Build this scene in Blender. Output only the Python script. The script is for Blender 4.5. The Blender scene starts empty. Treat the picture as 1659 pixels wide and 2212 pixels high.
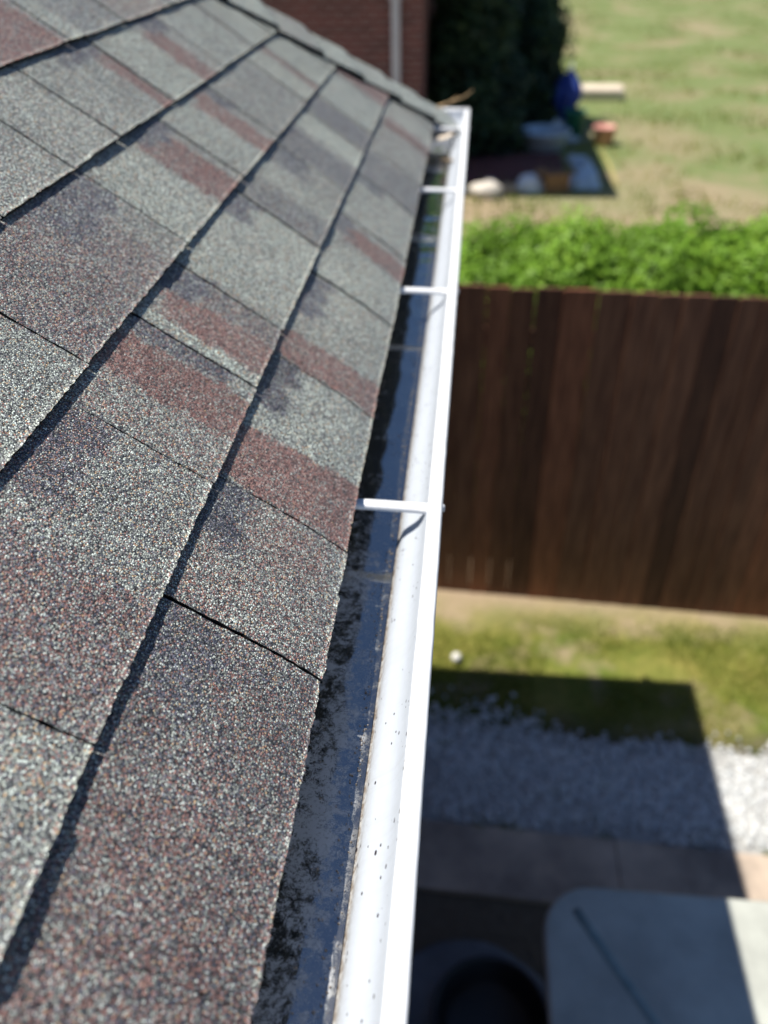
import bpy, bmesh, math, random
from mathutils import Vector, Matrix, noise
random.seed(7)
sc = bpy.context.scene
R = math.radians
H = 3.05                      # camera height above the yard

# ------------------------------------------------------------------ camera
cd = bpy.data.cameras.new('camera'); cam = bpy.data.objects.new('camera', cd)
sc.collection.objects.link(cam); sc.camera = cam
cam.matrix_world = Matrix((( .9954, -.0428,  .0854, 0),
                           ( .0938,  .6041, -.7913, 0),
                           (-.0177,  .7957,  .6054, H),
                           (0, 0, 0, 1)))
cd.sensor_fit = 'VERTICAL'; cd.sensor_height = 24; cd.sensor_width = 18
cd.lens = 24 * 1750 / 2212
cd.clip_start = .02; cd.clip_end = 500
cd.dof.use_dof = True; cd.dof.focus_distance = .67
cd.dof.aperture_fstop = (cd.lens / 1000) / .0090      # wide aperture
# ------------------------------------------------------------------ light
TAN = 2.12
to_sun = Vector((-1, .03, TAN)).normalized()
elev = math.asin(to_sun.z)
w = bpy.data.worlds.new('World'); sc.world = w; w.use_nodes = True
nt = w.node_tree; bg = nt.nodes['Background']
sky = nt.nodes.new('ShaderNodeTexSky'); sky.sky_type = 'NISHITA'; sky.sun_disc = False
sky.sun_elevation = elev; sky.sun_rotation = R(-90); sky.air_density = .8; sky.dust_density = .15; sky.ozone_density = 6.0
nt.links.new(sky.outputs[0], bg.inputs[0]); bg.inputs[1].default_value = .08
sd = bpy.data.lights.new('sun', 'SUN'); sd.energy = 5.0; sd.angle = R(.5); sd.color = (1, .95, .87)
so = bpy.data.objects.new('sun', sd); sc.collection.objects.link(so)
so.rotation_euler = to_sun.to_track_quat('Z', 'Y').to_euler(); so.location = (-5, 0, 12)
sc.view_settings.view_transform = 'Standard'; sc.view_settings.look = 'None'
sc.view_settings.exposure = .35; sc.view_settings.gamma = 1
sc.cycles.max_bounces = 6
sc.cycles.use_denoising = True

# ------------------------------------------------------------------ helpers
C = sc.collection
def link(name, data, parent=None):
    o = bpy.data.objects.new(name, data); C.objects.link(o)
    if parent: o.parent = parent
    return o
def tag(o, label=None, cat=None, group=None, kind=None):
    if label: o['label'] = label
    if cat: o['category'] = cat
    if group: o['group'] = group
    if kind: o['kind'] = kind
    return o
def thing(name, label, cat, loc=(0, 0, 0), rz=0, group=None):
    o = link(name, None); o.location = loc; o.rotation_euler = (0, 0, rz); o.empty_display_size = .1
    bpy.context.view_layer.update()
    return tag(o, label, cat, group)
class MB:
    """collects geometry, then links it as one mesh object"""
    def __init__(s): s.v = []; s.f = []; s.m = []; s.sm = []
    def quad(s, pts, m=0, smooth=False):
        b = len(s.v); s.v += [tuple(p) for p in pts]; s.f.append(tuple(range(b, b + len(pts)))); s.m.append(m); s.sm.append(smooth)
    def box(s, c, d, rz=0, rx=0, ry=0, m=0, taper=1):
        M = Matrix.Rotation(rz, 3, 'Z') @ Matrix.Rotation(ry, 3, 'Y') @ Matrix.Rotation(rx, 3, 'X')
        P = []
        for z in (-1, 1):
            t = taper if z > 0 else 1
            for x, y in ((-1, -1), (1, -1), (1, 1), (-1, 1)):
                P.append(Vector(c) + M @ Vector((x * d[0] / 2 * t, y * d[1] / 2 * t, z * d[2] / 2)))
        b = len(s.v); s.v += [tuple(p) for p in P]
        for f in ((3, 2, 1, 0), (4, 5, 6, 7), (0, 1, 5, 4), (1, 2, 6, 5), (2, 3, 7, 6), (3, 0, 4, 7)):
            s.f.append(tuple(b + i for i in f)); s.m.append(m); s.sm.append(False)
    def tube(s, pts, rad, n=10, m=0, cap=True, smooth=True):
        pts = [Vector(p) for p in pts]; rad = rad if isinstance(rad, (list, tuple)) else [rad] * len(pts)
        b = len(s.v)
        for i, p in enumerate(pts):
            d = (pts[min(i + 1, len(pts) - 1)] - pts[max(i - 1, 0)]).normalized()
            a = Vector((0, 0, 1)) if abs(d.z) < .9 else Vector((1, 0, 0))
            u = d.cross(a).normalized(); w_ = u.cross(d)
            for k in range(n):
                t = 2 * math.pi * k / n
                s.v.append(tuple(p + rad[i] * (math.cos(t) * u + math.sin(t) * w_)))
        for i in range(len(pts) - 1):
            for k in range(n):
                k2 = (k + 1) % n
                s.f.append((b + i * n + k, b + i * n + k2, b + (i + 1) * n + k2, b + (i + 1) * n + k)); s.m.append(m); s.sm.append(smooth)
        if cap:
            s.f.append(tuple(b + k for k in range(n))[::-1]); s.m.append(m); s.sm.append(False)
            s.f.append(tuple(b + (len(pts) - 1) * n + k for k in range(n))); s.m.append(m); s.sm.append(False)
    def lathe(s, prof, c=(0, 0, 0), n=28, m=0, jit=0):
        b = len(s.v)
        for r, z in prof:
            for k in range(n):
                t = 2 * math.pi * k / n
                rr = r * (1 + jit * noise.noise(Vector((math.cos(t) * 2, math.sin(t) * 2, z * 5 + 3))))
                s.v.append((c[0] + rr * math.cos(t), c[1] + rr * math.sin(t), c[2] + z))
        for i in range(len(prof) - 1):
            for k in range(n):
                k2 = (k + 1) % n
                s.f.append((b + i * n + k, b + i * n + k2, b + (i + 1) * n + k2, b + (i + 1) * n + k)); s.m.append(m); s.sm.append(True)
    def grid(s, fn, nu, nv, m=0, smooth=True):
        b = len(s.v)
        for i in range(nu + 1):
            for j in range(nv + 1): s.v.append(tuple(fn(i / nu, j / nv)))
        for i in range(nu):
            for j in range(nv):
                a = b + i * (nv + 1) + j
                s.f.append((a, a + nv + 1, a + nv + 2, a + 1)); s.m.append(m); s.sm.append(smooth)
    def sweep(s, prof, y0, y1, n=1, m=0, smooth=True, wob=None):
        """profile in x,z swept along y"""
        b = len(s.v); k = len(prof)
        for i in range(n + 1):
            y = y0 + (y1 - y0) * i / n
            for x, z in prof:
                dx, dz = wob(y, x, z) if wob else (0, 0)
                s.v.append((x + dx, y, z + dz))
        for i in range(n):
            for j in range(k - 1):
                a = b + i * k + j
                s.f.append((a, a + 1, a + k + 1, a + k)); s.m.append(m); s.sm.append(smooth)
    def build(s, name, mats, parent=None, bevel=0, local=False):
        me = bpy.data.meshes.new(name)
        v = s.v
        if parent: bpy.context.view_layer.update()
        if parent and not local:
            M = parent.matrix_world.inverted(); v = [tuple(M @ Vector(p)) for p in v]
        me.from_pydata(v, [], s.f); me.update()
        for m in (mats if isinstance(mats, (list, tuple)) else [mats]): me.materials.append(m)
        me.polygons.foreach_set('material_index', s.m); me.polygons.foreach_set('use_smooth', s.sm)
        o = link(name, me, parent)
        if bevel:
            bv = o.modifiers.new('bevel', 'BEVEL'); bv.width = bevel; bv.segments = 2; bv.limit_method = 'ANGLE'
        return o

def mat(name, base=(.5, .5, .5), rough=.7, spec=.5, metal=0):
    m = bpy.data.materials.new(name); m.use_nodes = True
    b = m.node_tree.nodes['Principled BSDF']
    b.inputs['Base Color'].default_value = (*base, 1); b.inputs['Roughness'].default_value = rough
    b.inputs['Specular IOR Level'].default_value = spec; b.inputs['Metallic'].default_value = metal
    return m
class N:
    """small node-tree writer"""
    def __init__(s, m): s.t = m.node_tree; s.b = s.t.nodes['Principled BSDF']
    def n(s, typ, **kw):
        x = s.t.nodes.new(typ)
        for k, v in kw.items():
            if k in ('ins',): continue
            setattr(x, k, v)
        for k, v in kw.get('ins', {}).items():
            if hasattr(v, 'is_linked') or isinstance(v, bpy.types.NodeSocket): s.t.links.new(v, x.inputs[k])
            else: x.inputs[k].default_value = v
        return x
    def geo(s, scale=(1, 1, 1)):
        g = s.n('ShaderNodeNewGeometry')
        return s.n('ShaderNodeMapping', ins={'Vector': g.outputs['Position'], 'Scale': scale}).outputs[0]
    def obj(s, scale=(1, 1, 1)):
        g = s.n('ShaderNodeTexCoord')
        return s.n('ShaderNodeMapping', ins={'Vector': g.outputs['Object'], 'Scale': scale}).outputs[0]
    def noise(s, vec, scale, detail=3, rough=.55, dist=0):
        return s.n('ShaderNodeTexNoise', ins={'Vector': vec, 'Scale': scale, 'Detail': detail, 'Roughness': rough, 'Distortion': dist})
    def ramp(s, fac, stops, interp='LINEAR'):
        r = s.n('ShaderNodeValToRGB', ins={'Fac': fac}); e = r.color_ramp; e.interpolation = interp
        while len(e.elements) < len(stops): e.elements.new(.5)
        for el, (p, c) in zip(e.elements, stops):
            el.position = p; el.color = (*c, 1) if isinstance(c, tuple) else (c, c, c, 1)
        return r.outputs[0]
    def mix(s, f, a, b, bt='MIX'):
        x = s.n('ShaderNodeMix', data_type='RGBA', blend_type=bt)
        for sock, v in ((x.inputs[0], f), (x.inputs[6], a), (x.inputs[7], b)):
            if isinstance(v, bpy.types.NodeSocket): s.t.links.new(v, sock)
            else: sock.default_value = v if not isinstance(v, tuple) else (*v, 1)[:4]
        return x.outputs[2]
    def math(s, op, a, b=0, c=0, clamp=False):
        x = s.n('ShaderNodeMath', operation=op, use_clamp=clamp)
        for i, v in enumerate((a, b, c)):
            if isinstance(v, bpy.types.NodeSocket): s.t.links.new(v, x.inputs[i])
            else: x.inputs[i].default_value = v
        return x.outputs[0]
    def sep(s, v):
        x = s.n('ShaderNodeSeparateXYZ'); s.t.links.new(v, x.inputs[0]); return x.outputs
    def base(s, c): s.t.links.new(c, s.b.inputs['Base Color'])
    def rough(s, c): s.t.links.new(c, s.b.inputs['Roughness'])
    def bump(s, h, strength=1, dist=.001, prev=None):
        x = s.n('ShaderNodeBump', ins={'Height': h, 'Strength': strength, 'Distance': dist})
        if prev: s.t.links.new(prev, x.inputs['Normal'])
        s.t.links.new(x.outputs[0], s.b.inputs['Normal']); return x.outputs[0]

# ------------------------------------------------------------------ materials
def granule_material():
    m = mat('shingle_granules', rough=.55, spec=.45); q = N(m)
    P = q.geo()
    # slight warp so that the stones are uneven
    wv = q.noise(P, 380, 2)
    Pw = q.n('ShaderNodeVectorMath', operation='MULTIPLY_ADD', ins={0: wv.outputs['Color'], 1: (.0008,) * 3, 2: P}).outputs[0]
    v = q.n('ShaderNodeTexVoronoi', feature='F1', ins={'Vector': Pw, 'Scale': 720, 'Randomness': 1})
    v2 = q.n('ShaderNodeTexVoronoi', feature='F1', ins={'Vector': Pw, 'Scale': 380, 'Randomness': 1})
    r = q.sep(v.outputs['Color']); r2 = q.sep(v2.outputs['Color'])
    at = q.n('ShaderNodeAttribute', attribute_name='blend').outputs['Color']
    a = q.sep(at)
    big = q.noise(P, 28, 3).outputs[0]
    grey = q.ramp(r[0], [(0, (.04, .042, .045)), (.16, (.10, .105, .107)), (.34, (.18, .185, .17)), (.5, (.27, .29, .255)), (.64, (.37, .40, .35)), (.76, (.17, .17, .175)), (.86, (.56, .61, .56)), (.945, (.42, .29, .17)), (.985, (.27, .12, .09))], 'CONSTANT')
    red = q.ramp(r[0], [(0, (.045, .032, .033)), (.2, (.13, .075, .068)), (.45, (.25, .13, .11)), (.66, (.32, .185, .158)), (.8, (.17, .095, .088)), (.9, (.36, .30, .27)), (.97, (.10, .10, .11))], 'CONSTANT')
    dark = q.ramp(r[0], [(0, (.022, .025, .036)), (.3, (.06, .065, .088)), (.6, (.12, .12, .155)), (.8, (.17, .145, .16)), (.92, (.27, .29, .32)), (.97, (.20, .10, .08))], 'CONSTANT')
    nz = q.math('MULTIPLY', q.math('SUBTRACT', big, .5), .9)
    def choose(chan, rnd):
        x = q.math('GREATER_THAN', q.math('ADD', chan, q.math('MULTIPLY', nz, q.math('MULTIPLY', chan, 1.2))), rnd)
        return x
    c = q.mix(choose(a[1], r[1]), grey, dark)
    c = q.mix(choose(a[0], r[2]), c, red)
    # pale green patches brighten, weathering darkens a little
    br = q.math('ADD', 1.62, q.math('MULTIPLY', a[2], .8))
    br = q.math('MULTIPLY', br, q.math('ADD', .78, q.math('MULTIPLY', q.noise(P, 9, 4).outputs[0], .44)))
    c = q.n('ShaderNodeVectorMath', operation='SCALE', ins={0: c, 'Scale': br}).outputs[0]
    c = q.mix(q.math('MULTIPLY', a[2], .75, clamp=True), c, q.mix(1.0, c, (.965, 1.01, .955), 'MULTIPLY'))
    # rare big pale granules
    big_g = q.math('GREATER_THAN', r2[0], .955)
    core = q.math('LESS_THAN', v2.outputs['Distance'], .34)
    c = q.mix(q.math('MULTIPLY', big_g, core), c, q.ramp(r2[1], [(0, (.60, .66, .64)), (.45, (.62, .40, .24)), (.65, (.68, .70, .66)), (.9, (.42, .16, .12))], 'CONSTANT'))
    # the gaps between the stones show black asphalt
    gap = q.ramp(v.outputs['Distance'], [(.40, 1.0), (.78, .24)])
    c = q.mix(1.0, c, gap, 'MULTIPLY')
    q.base(c)
    hgt = q.math('MULTIPLY', q.math('SUBTRACT', 1, v.outputs['Distance']), q.math('ADD', .55, r[1]))
    hgt = q.math('ADD', hgt, q.math('MULTIPLY', q.noise(P, 900, 1).outputs[0], .5))
    q.bump(hgt, 1.0, .0008)
    q.rough(q.ramp(r[2], [(0, .65), (.8, .42), (1, .2)]))
    return m
M_SH = granule_material()
M_ASPH = mat('asphalt_edge', (.018, .017, .016), .9, .2)

def speckled_white():
    m = mat('white_gutter_paint', (.8, .81, .82), .42, .5); q = N(m); P = q.geo()
    x, y, z = q.sep(P)
    zz = q.math('SUBTRACT', z, H - .592)                    # 0 at the gutter floor
    n1 = q.noise(P, 170, 4, .7).outputs[0]; n2 = q.noise(P, 24, 3).outputs[0]
    low = q.ramp(zz, [(.0, 1.0), (.004, .8), (.010, .22), (.018, .04), (.04, 0.0)])
    dirt = q.math('MULTIPLY', low, q.ramp(n1, [(.38, 0), (.60, 1)]))
    wash = q.math('MULTIPLY', q.ramp(zz, [(0, 1), (.004, .45), (.009, 0)]), .55)
    c = q.mix(wash, (.53, .57, .62), (.52, .46, .36))
    c = q.mix(q.math('MULTIPLY', q.ramp(n2, [(.45, 0), (.7, 1)]), .16), c, (.50, .53, .56))
    c = q.mix(dirt, c, (.17, .125, .085))
    sp = q.n('ShaderNodeTexVoronoi', feature='F1', ins={'Vector': q.geo((1, .62, 1)), 'Scale': 300})
    rr = q.sep(sp.outputs['Color'])
    near = q.ramp(q.noise(P, 7, 2).outputs[0], [(.40, 0), (.58, 1)])
    thr = q.math('SUBTRACT', 1.0, q.math('MULTIPLY', near, .20))
    spk = q.math('MULTIPLY', q.math('GREATER_THAN', rr[0], thr), q.math('LESS_THAN', sp.outputs['Distance'], q.math('MULTIPLY', rr[1], .40)))
    inside = q.math('LESS_THAN', x, -.024)
    c = q.mix(q.math('MULTIPLY', spk, inside), c, (.035, .025, .03))
    stk = q.noise(q.geo((.6, 90, .6)), 1.0, 5, .75).outputs[0]
    c = q.mix(q.math('MULTIPLY', q.ramp(stk, [(.52, 0), (.72, 1)]), .22), c, (.36, .36, .35))
    lip = q.math('GREATER_THAN', z, H - .5325)
    lc = q.mix(q.ramp(q.noise(P, 120, 5, .75).outputs[0], [(.66, 0), (.74, .5)]), (.84, .85, .85), (.45, .42, .38))
    c = q.mix(lip, c, lc)  # lip coloured brighter than the wall, painting in its glossy glare
    q.base(c); q.bump(q.noise(P, 14, 3).outputs[0], .5, .004)
    q.rough(q.ramp(n1, [(.3, .3), (.7, .5)]))
    return m
M_GUT = speckled_white()
def gutter_floor():
    m = mat('wet_gutter_floor', (.04, .04, .04), .5, .5); q = N(m); P = q.geo()
    x, y, z = q.sep(P)
    n1 = q.noise(P, 75, 10, .86, .3).outputs[0]; n2 = q.noise(P, 13, 3).outputs[0]; n3 = q.noise(q.geo((1, .25, 1)), 60, 6, .7).outputs[0]
    # dried pale silt blotches, commoner near the camera end
    near = q.math('SUBTRACT', q.ramp(q.math('DIVIDE', y, 3), [(.06, .38), (.15, .36), (.22, .30), (.28, .18), (.5, .12)]), .25)
    f = q.math('ADD', q.math('ADD', q.math('ADD', .5, q.math('MULTIPLY', q.math('SUBTRACT', n1, .5), 1.5)), q.math('MULTIPLY', q.math('SUBTRACT', n2, .5), .5)), near)
    edge = q.ramp(q.math('ADD', x, .2), [(.108, 0), (.122, 1)])
    f = q.math('SUBTRACT', f, q.math('MULTIPLY', edge, .085))
    silt = q.ramp(f, [(.50, 0), (.66, 1)])
    c = q.mix(q.ramp(n3, [(.4, 0), (.65, 1)]), (.016, .017, .013), (.055, .055, .036))
    c = q.mix(silt, c, (.38, .40, .42))
    c = q.mix(q.ramp(q.noise(P, 380, 2).outputs[0], [(.54, 0), (.70, .6)]), c, (.02, .018, .015))
    c = q.mix(q.ramp(q.math('ADD', x, .2), [(.1315, 0), (.1330, .93)]), c, (.012, .011, .010))  # dark grime seam, painted to black out the sunlit sliver by the wall
    q.base(c)
    q.rough(q.mix(silt, (.22,) * 3, (.7,) * 3))
    q.t.links.new(q.math('SUBTRACT', 1, q.math('MULTIPLY', silt, .55)), q.b.inputs['Coat Weight'])
    q.b.inputs['Coat IOR'].default_value = 3.9
    q.t.links.new(q.math('ADD', q.math('MULTIPLY', silt, .35), .02), q.b.inputs['Coat Roughness'])
    q.bump(n1, .5, .0012)
    cb = q.n('ShaderNodeBump', ins={'Height': q.noise(P, 20, 2).outputs[0], 'Strength': .35, 'Distance': .0012})
    q.t.links.new(cb.outputs[0], q.b.inputs['Coat Normal'])
    return m
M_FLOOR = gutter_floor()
def ground_mat():
    m = mat('yard_ground', rough=.95, spec=.15); q = N(m); P = q.geo(); x, y, z = q.sep(P)
    n1 = q.noise(P, .55, 4, .6).outputs[0]; n2 = q.noise(P, 2.2, 5, .65).outputs[0]; n3 = q.noise(P, 26, 4, .7).outputs[0]; nb = q.noise(P, 3.0, 3).outputs[0]
    yy = q.math('ADD', y, q.math('MULTIPLY', q.math('SUBTRACT', nb, .5), .22))
    soil = q.mix(n3, (.10, .08, .06), (.22, .18, .13))
    sand = q.mix(n3, (.32, .235, .145), (.50, .39, .27))
    grass_n = q.mix(q.ramp(n2, [(.35, 0), (.65, 1)]), (.14, .19, .03), (.33, .29, .08))
    grass_n = q.mix(q.ramp(n3, [(.3, .5), (.6, 0)]), grass_n, (.045, .08, .012))
    grass_f = q.mix(q.ramp(n1, [(.38, 0), (.52, 1)]), (.33, .29, .165), (.19, .25, .09))
    n4 = q.noise(P, 5.5, 5, .7).outputs[0]
    grass_f = q.mix(q.ramp(n4, [(.45, 0), (.70, .5)]), grass_f, (.36, .27, .16))
    grass_f = q.mix(q.ramp(n3, [(.4, 0), (.7, .25)]), grass_f, (.10, .14, .05))
    yf = q.math('DIVIDE', yy, 40)
    def at(v): return v / 40
    near = q.mix(q.ramp(yf, [(at(2.37), 0), (at(2.43), 1)]), soil, grass_n)
    near = q.mix(q.math('MULTIPLY', q.ramp(nb, [(.52, 0), (.66, .8)]), q.ramp(yf, [(at(2.4), 0), (at(2.55), 1)])), near, sand)
    near = q.mix(q.ramp(yf, [(at(3.08), 0), (at(3.22), 1)]), near, sand)
    far = q.mix(q.ramp(q.math('DIVIDE', q.math('ADD', y, q.math('MULTIPLY', n1, 3.0)), 40), [(at(11.0), 0), (at(13.2), 1)]), sand, grass_f)
    q.base(q.mix(q.ramp(yf, [(at(4.6), 0), (at(5.2), 1)]), near, far))
    q.bump(n3, .8, .03)
    return m
M_GROUND = ground_mat()
def simple(name, c1, c2, scale=8, rough=.8, bump=0, detail=4, stretch=(1, 1, 1), spec=.4, lo=.35, hi=.65):
    m = mat(name, c1, rough, spec); q = N(m); P = q.geo(stretch)
    n = q.noise(P, scale, detail, .6).outputs[0]
    q.base(q.mix(q.ramp(n, [(lo, 0), (hi, 1)]), c1, c2))
    if bump: q.bump(n, .7, bump)
    return m
def leaf_mat(name, a, b, c):
    m = mat(name, a, .55, .35); q = N(m)
    at = q.sep(q.n('ShaderNodeAttribute', attribute_name='leaf').outputs['Color'])
    col = q.ramp(at[0], [(0, a), (.5, b), (1, c)]); q.base(col)
    tr = q.n('ShaderNodeBsdfTranslucent', ins={'Color': col})
    mx = q.n('ShaderNodeMixShader', ins={0: .28, 1: q.b.outputs[0], 2: tr.outputs[0]})
    q.t.links.new(mx.outputs[0], q.t.nodes['Material Output'].inputs[0])
    return m
def brick_mat(name, c1, c2, mortar):
    m = mat(name, rough=.9, spec=.2); q = N(m)
    g = q.n('ShaderNodeNewGeometry'); x, y, z = q.sep(g.outputs['Position'])
    cmb = q.n('ShaderNodeCombineXYZ', ins={0: q.math('ADD', x, y), 1: z, 2: 0.0})
    bt = q.n('ShaderNodeTexBrick', ins={'Vector': cmb.outputs[0], 'Color1': (*c1, 1), 'Color2': (*c2, 1), 'Mortar': (*mortar, 1), 'Scale': 1.0, 'Mortar Size': .006, 'Brick Width': .21, 'Row Height': .075})
    nn = q.noise(g.outputs['Position'], 30, 4).outputs[0]
    q.base(q.mix(q.ramp(nn, [(.3, .35), (.6, 0)]), bt.outputs['Color'], (.06, .03, .025)))
    q.bump(q.math('SUBTRACT', 1, bt.outputs['Fac']), .6, .006)
    return m
M_BRICK = brick_mat('red_brick', (.20, .075, .065), (.13, .055, .05), (.36, .32, .30))
M_WOOD = simple('stained_fence_wood', (.10, .046, .028), (.22, .115, .066), 9, .72, .002, 5, (6, 6, .5), .35)
M_WHITE = mat('white_trim', (.78, .79, .80), .5)
M_SOFFIT = simple('soffit_paint', (.62, .62, .60), (.70, .70, .68), 5)
M_ROOF2 = simple('far_shingles', (.10, .095, .09), (.20, .19, .18), 40, .9)
M_DOWN = simple('downspout_paint', (.50, .54, .58), (.58, .62, .66), 3, .5)
M_PAVE = simple('dusty_concrete', (.26, .215, .18), (.62, .50, .39), 3.0, .85, .003)
M_STONE = simple('white_marble_chip', (.55, .57, .57), (.74, .74, .72), 14, .8, 0)
M_LEAF1 = leaf_mat('hedge_leaf', (.13, .24, .02), (.20, .38, .03), (.32, .50, .05))
M_LEAF2 = leaf_mat('evergreen_leaf', (.010, .028, .014), (.022, .058, .028), (.05, .10, .04))
M_GRASS = leaf_mat('grass_blade', (.13, .20, .025), (.29, .32, .05), (.52, .44, .17))
M_BARK = simple('bark', (.07, .05, .035), (.15, .11, .08), 20, .9, .004, 4, (1, 1, .3))
M_TABLE = simple('weathered_pale_tabletop', (.38, .39, .35), (.54, .56, .50), 5, .55, 0, 5)
M_DARKM = mat('dark_metal', (.03, .033, .04), .5, .5)

# ------------------------------------------------------------------ the yard (setting)
mb = MB(); NX = 60
def gfn(u, v):
    x = -60 + 160 * u; y = -20 + 220 * v
    return (x, y, 0)
mb.grid(gfn, 40, 50); tag(mb.build('ground', M_GROUND), kind='structure')
def rot(x, y, a=-.035): return (x, y + x * math.tan(a))
mb = MB(); nsl = 7
for i in range(nsl):
    x0 = -1.2 + i * .95
    x1 = x0 + .946
    p = [rot(x0, 1.60), rot(x1, 1.60), rot(x1, 1.885), rot(x0, 1.885)]
    zt = .028 + random.uniform(-.003, .003)
    mb.quad([(a, b, zt) for a, b in p])
    for k in range(4):
        a, b = p[k], p[(k + 1) % 4]
        mb.quad([(*a, -.01), (*b, -.01), (*b, zt), (*a, zt)])
tag(mb.build('path', M_PAVE, bevel=.004), kind='structure')
# gravel bed: a thin grey bed and a heap of white stones
mb = MB()
def gb(u, v):
    x = -1.3 + 7 * u
    lo = 1.885; hi = 2.40 + .07 * noise.noise(Vector((x * 2.1, 3, 0))) + .04 * noise.noise(Vector((x * 7, 1, 0)))
    a, b = rot(x, lo + (hi - lo) * v)
    return (a, b, .006 + .012 * math.sin(math.pi * v) + .004 * noise.noise(Vector((x * 9, v * 5, 0))))
mb.grid(gb, 120, 14)
tag(mb.build('gravel_bed', simple('grey_grit', (.30, .30, .29), (.5, .5, .48), 60, .95, .004)), kind='structure')
mb = MB()
ico = [(0, 0, -1), (.72, -.52, -.45), (-.28, -.85, -.45), (-.89, 0, -.45), (-.28, .85, -.45), (.72, .52, -.45), (.28, -.85, .45), (-.72, -.52, .45), (-.72, .52, .45), (.28, .85, .45), (.89, 0, .45), (0, 0, 1)]
icf = [(0, 1, 2), (1, 0, 5), (0, 2, 3), (0, 3, 4), (0, 4, 5), (1, 5, 10), (2, 1, 6), (3, 2, 7), (4, 3, 8), (5, 4, 9), (1, 10, 6), (2, 6, 7), (3, 7, 8), (4, 8, 9), (5, 9, 10), (6, 10, 11), (7, 6, 11), (8, 7, 11), (9, 8, 11), (10, 9, 11)]
def rock(mb, c, s, m=0):
    sx, sy, sz = (s * random.uniform(.7, 1.25) for _ in range(3)); rz = random.uniform(0, 6.3)
    b = len(mb.v); Mr = Matrix.Rotation(rz, 3, 'Z') @ Matrix.Rotation(random.uniform(-.5, .5), 3, 'X')
    for p in ico:
        k = random.uniform(.8, 1.15); v_ = Mr @ Vector((p[0] * sx * k, p[1] * sy * k, p[2] * sz * .7 * k)); mb.v.append((c[0] + v_.x, c[1] + v_.y, c[2] + v_.z))
    for f in icf: mb.f.append(tuple(b + i for i in f)); mb.m.append(m); mb.sm.append(True)
ss_ = lambda y: min(1, (y - 2.28) / .1)
for i in range(10500):
    x = random.uniform(-.9, 3.8)
    v_ = random.random()
    hi = 2.40 + .12 * noise.noise(Vector((x * 2.1, 3, 0))) + random.gauss(0, .05) + (.16 * max(0, 1 - x / .5) if x < .5 else 0)
    y = 1.90 + (hi - 1.90) * v_
    if noise.noise(Vector((x * 3.2, y * 4.5, 2))) > .24 and random.random() < .85: continue
    if y > 2.28 and random.random() < .35 * ss_(y): continue
    a, b = rot(x, y); rock(mb, (a, b, .010 + random.uniform(0, .012)), random.uniform(.007, .016))
tag(mb.build('white_gravel', M_STONE), 'white stone chippings scattered in a strip between grass and path', 'gravel', kind='stuff')

def leafy(name, quads, m, parent=None, extra=None):
    """quads: (centre, size, normalish, shade)"""
    me = bpy.data.meshes.new(name); V = []; F = []; col = []
    for c, s, d, sh, asp in quads:
        d = d.normalized(); a = d.cross(Vector((random.uniform(-1, 1), random.uniform(-1, 1), random.uniform(-1, 1)))).normalized(); b_ = d.cross(a)
        i = len(V)
        V += [tuple(c - a * s * asp), tuple(c - b_ * s * .5), tuple(c + a * s * asp), tuple(c + b_ * s * .5)]
        F.append((i, i + 1, i + 2, i + 3)); col += [sh] * 4
    if parent:
        Mi = parent.matrix_world.inverted(); V = [tuple(Mi @ Vector(p)) for p in V]
    me.from_pydata(V, [], F); me.update(); me.materials.append(m)
    ca = me.color_attributes.new('leaf', 'FLOAT_COLOR', 'POINT')
    flat = []
    for s in col: flat += [s, s, s, 1]
    ca.data.foreach_set('color', flat)
    return link(name, me, parent)
# grass blades in the strip between gravel and fence, and on the sandy lot
qs = []
def blade(x, y, h, sh):
    c = Vector((x, y, h * .5)); d = Vector((random.uniform(-1, 1), random.uniform(-1, 1), .25)).normalized()
    up = (Vector((0, 0, 1)) + Vector((random.gauss(0, .45), random.gauss(0, .45), 0))).normalized()
    wv = up.cross(d).normalized() * random.uniform(.0015, .003)
    b = Vector((x, y, 0)); t = b + up * h
    return (b - wv, b + wv, t, sh)
bl = []
for i in range(52000):
    x = random.uniform(-.7, 3.0); y = random.uniform(2.30, 3.28)
    n = noise.noise(Vector((x * 2.6, y * 3.4, 7))); e = min((y - 2.36) / .1, (3.2 - y) / .22)
    if random.random() > min(1, max(0, e)) * (.5 + 1.8 * n + .25): continue
    a, b = rot(x, y)
    bl.append(blade(a, b, random.uniform(.018, .045), min(1, max(0, .45 - .9 * n * .5 + .55 * noise.noise(Vector((x * 1.5, y * 2, 11))) + random.gauss(0, .2)))))
for k in range(26):                      # weeds in the gravel and on the path edge
    cx, cy = random.uniform(.0, 2.2), random.choice([random.uniform(1.9, 2.42), 1.89])
    if 2.1 < cy < 2.2 and cx < .6: continue
    for i in range(60):
        a, b = rot(cx + random.gauss(0, .018), cy + random.gauss(0, .018)); bl.append(blade(a, b, random.uniform(.02, .05), random.uniform(0, .45)))
for i in range(34000):                   # sparse turf over the far yard
    y = 9 + 27 * random.random() ** 1.3; x = random.uniform(-1, 2 + y * .33)
    n = noise.noise(Vector((x * .7, y * .7, 3)))
    if random.random() > .35 + 1.1 * n: continue
    p = Vector((x, y, 0)); hh_ = random.uniform(.03, .09); a_ = random.uniform(0, 6.3); wv = Vector((math.cos(a_), math.sin(a_), 0)) * random.uniform(.006, .02)
    bl.append((p - wv, p + wv, p + Vector((random.gauss(0, .02), random.gauss(0, .02), hh_)), min(.8, max(.1, .45 - .6 * n + random.gauss(0, .15)))))
V = []; F = []; col = []
for a, b, c, s in bl:
    i = len(V); V += [tuple(a), tuple(b), tuple(c)]; F.append((i, i + 1, i + 2)); col += [s, s, s, 1] * 3
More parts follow.
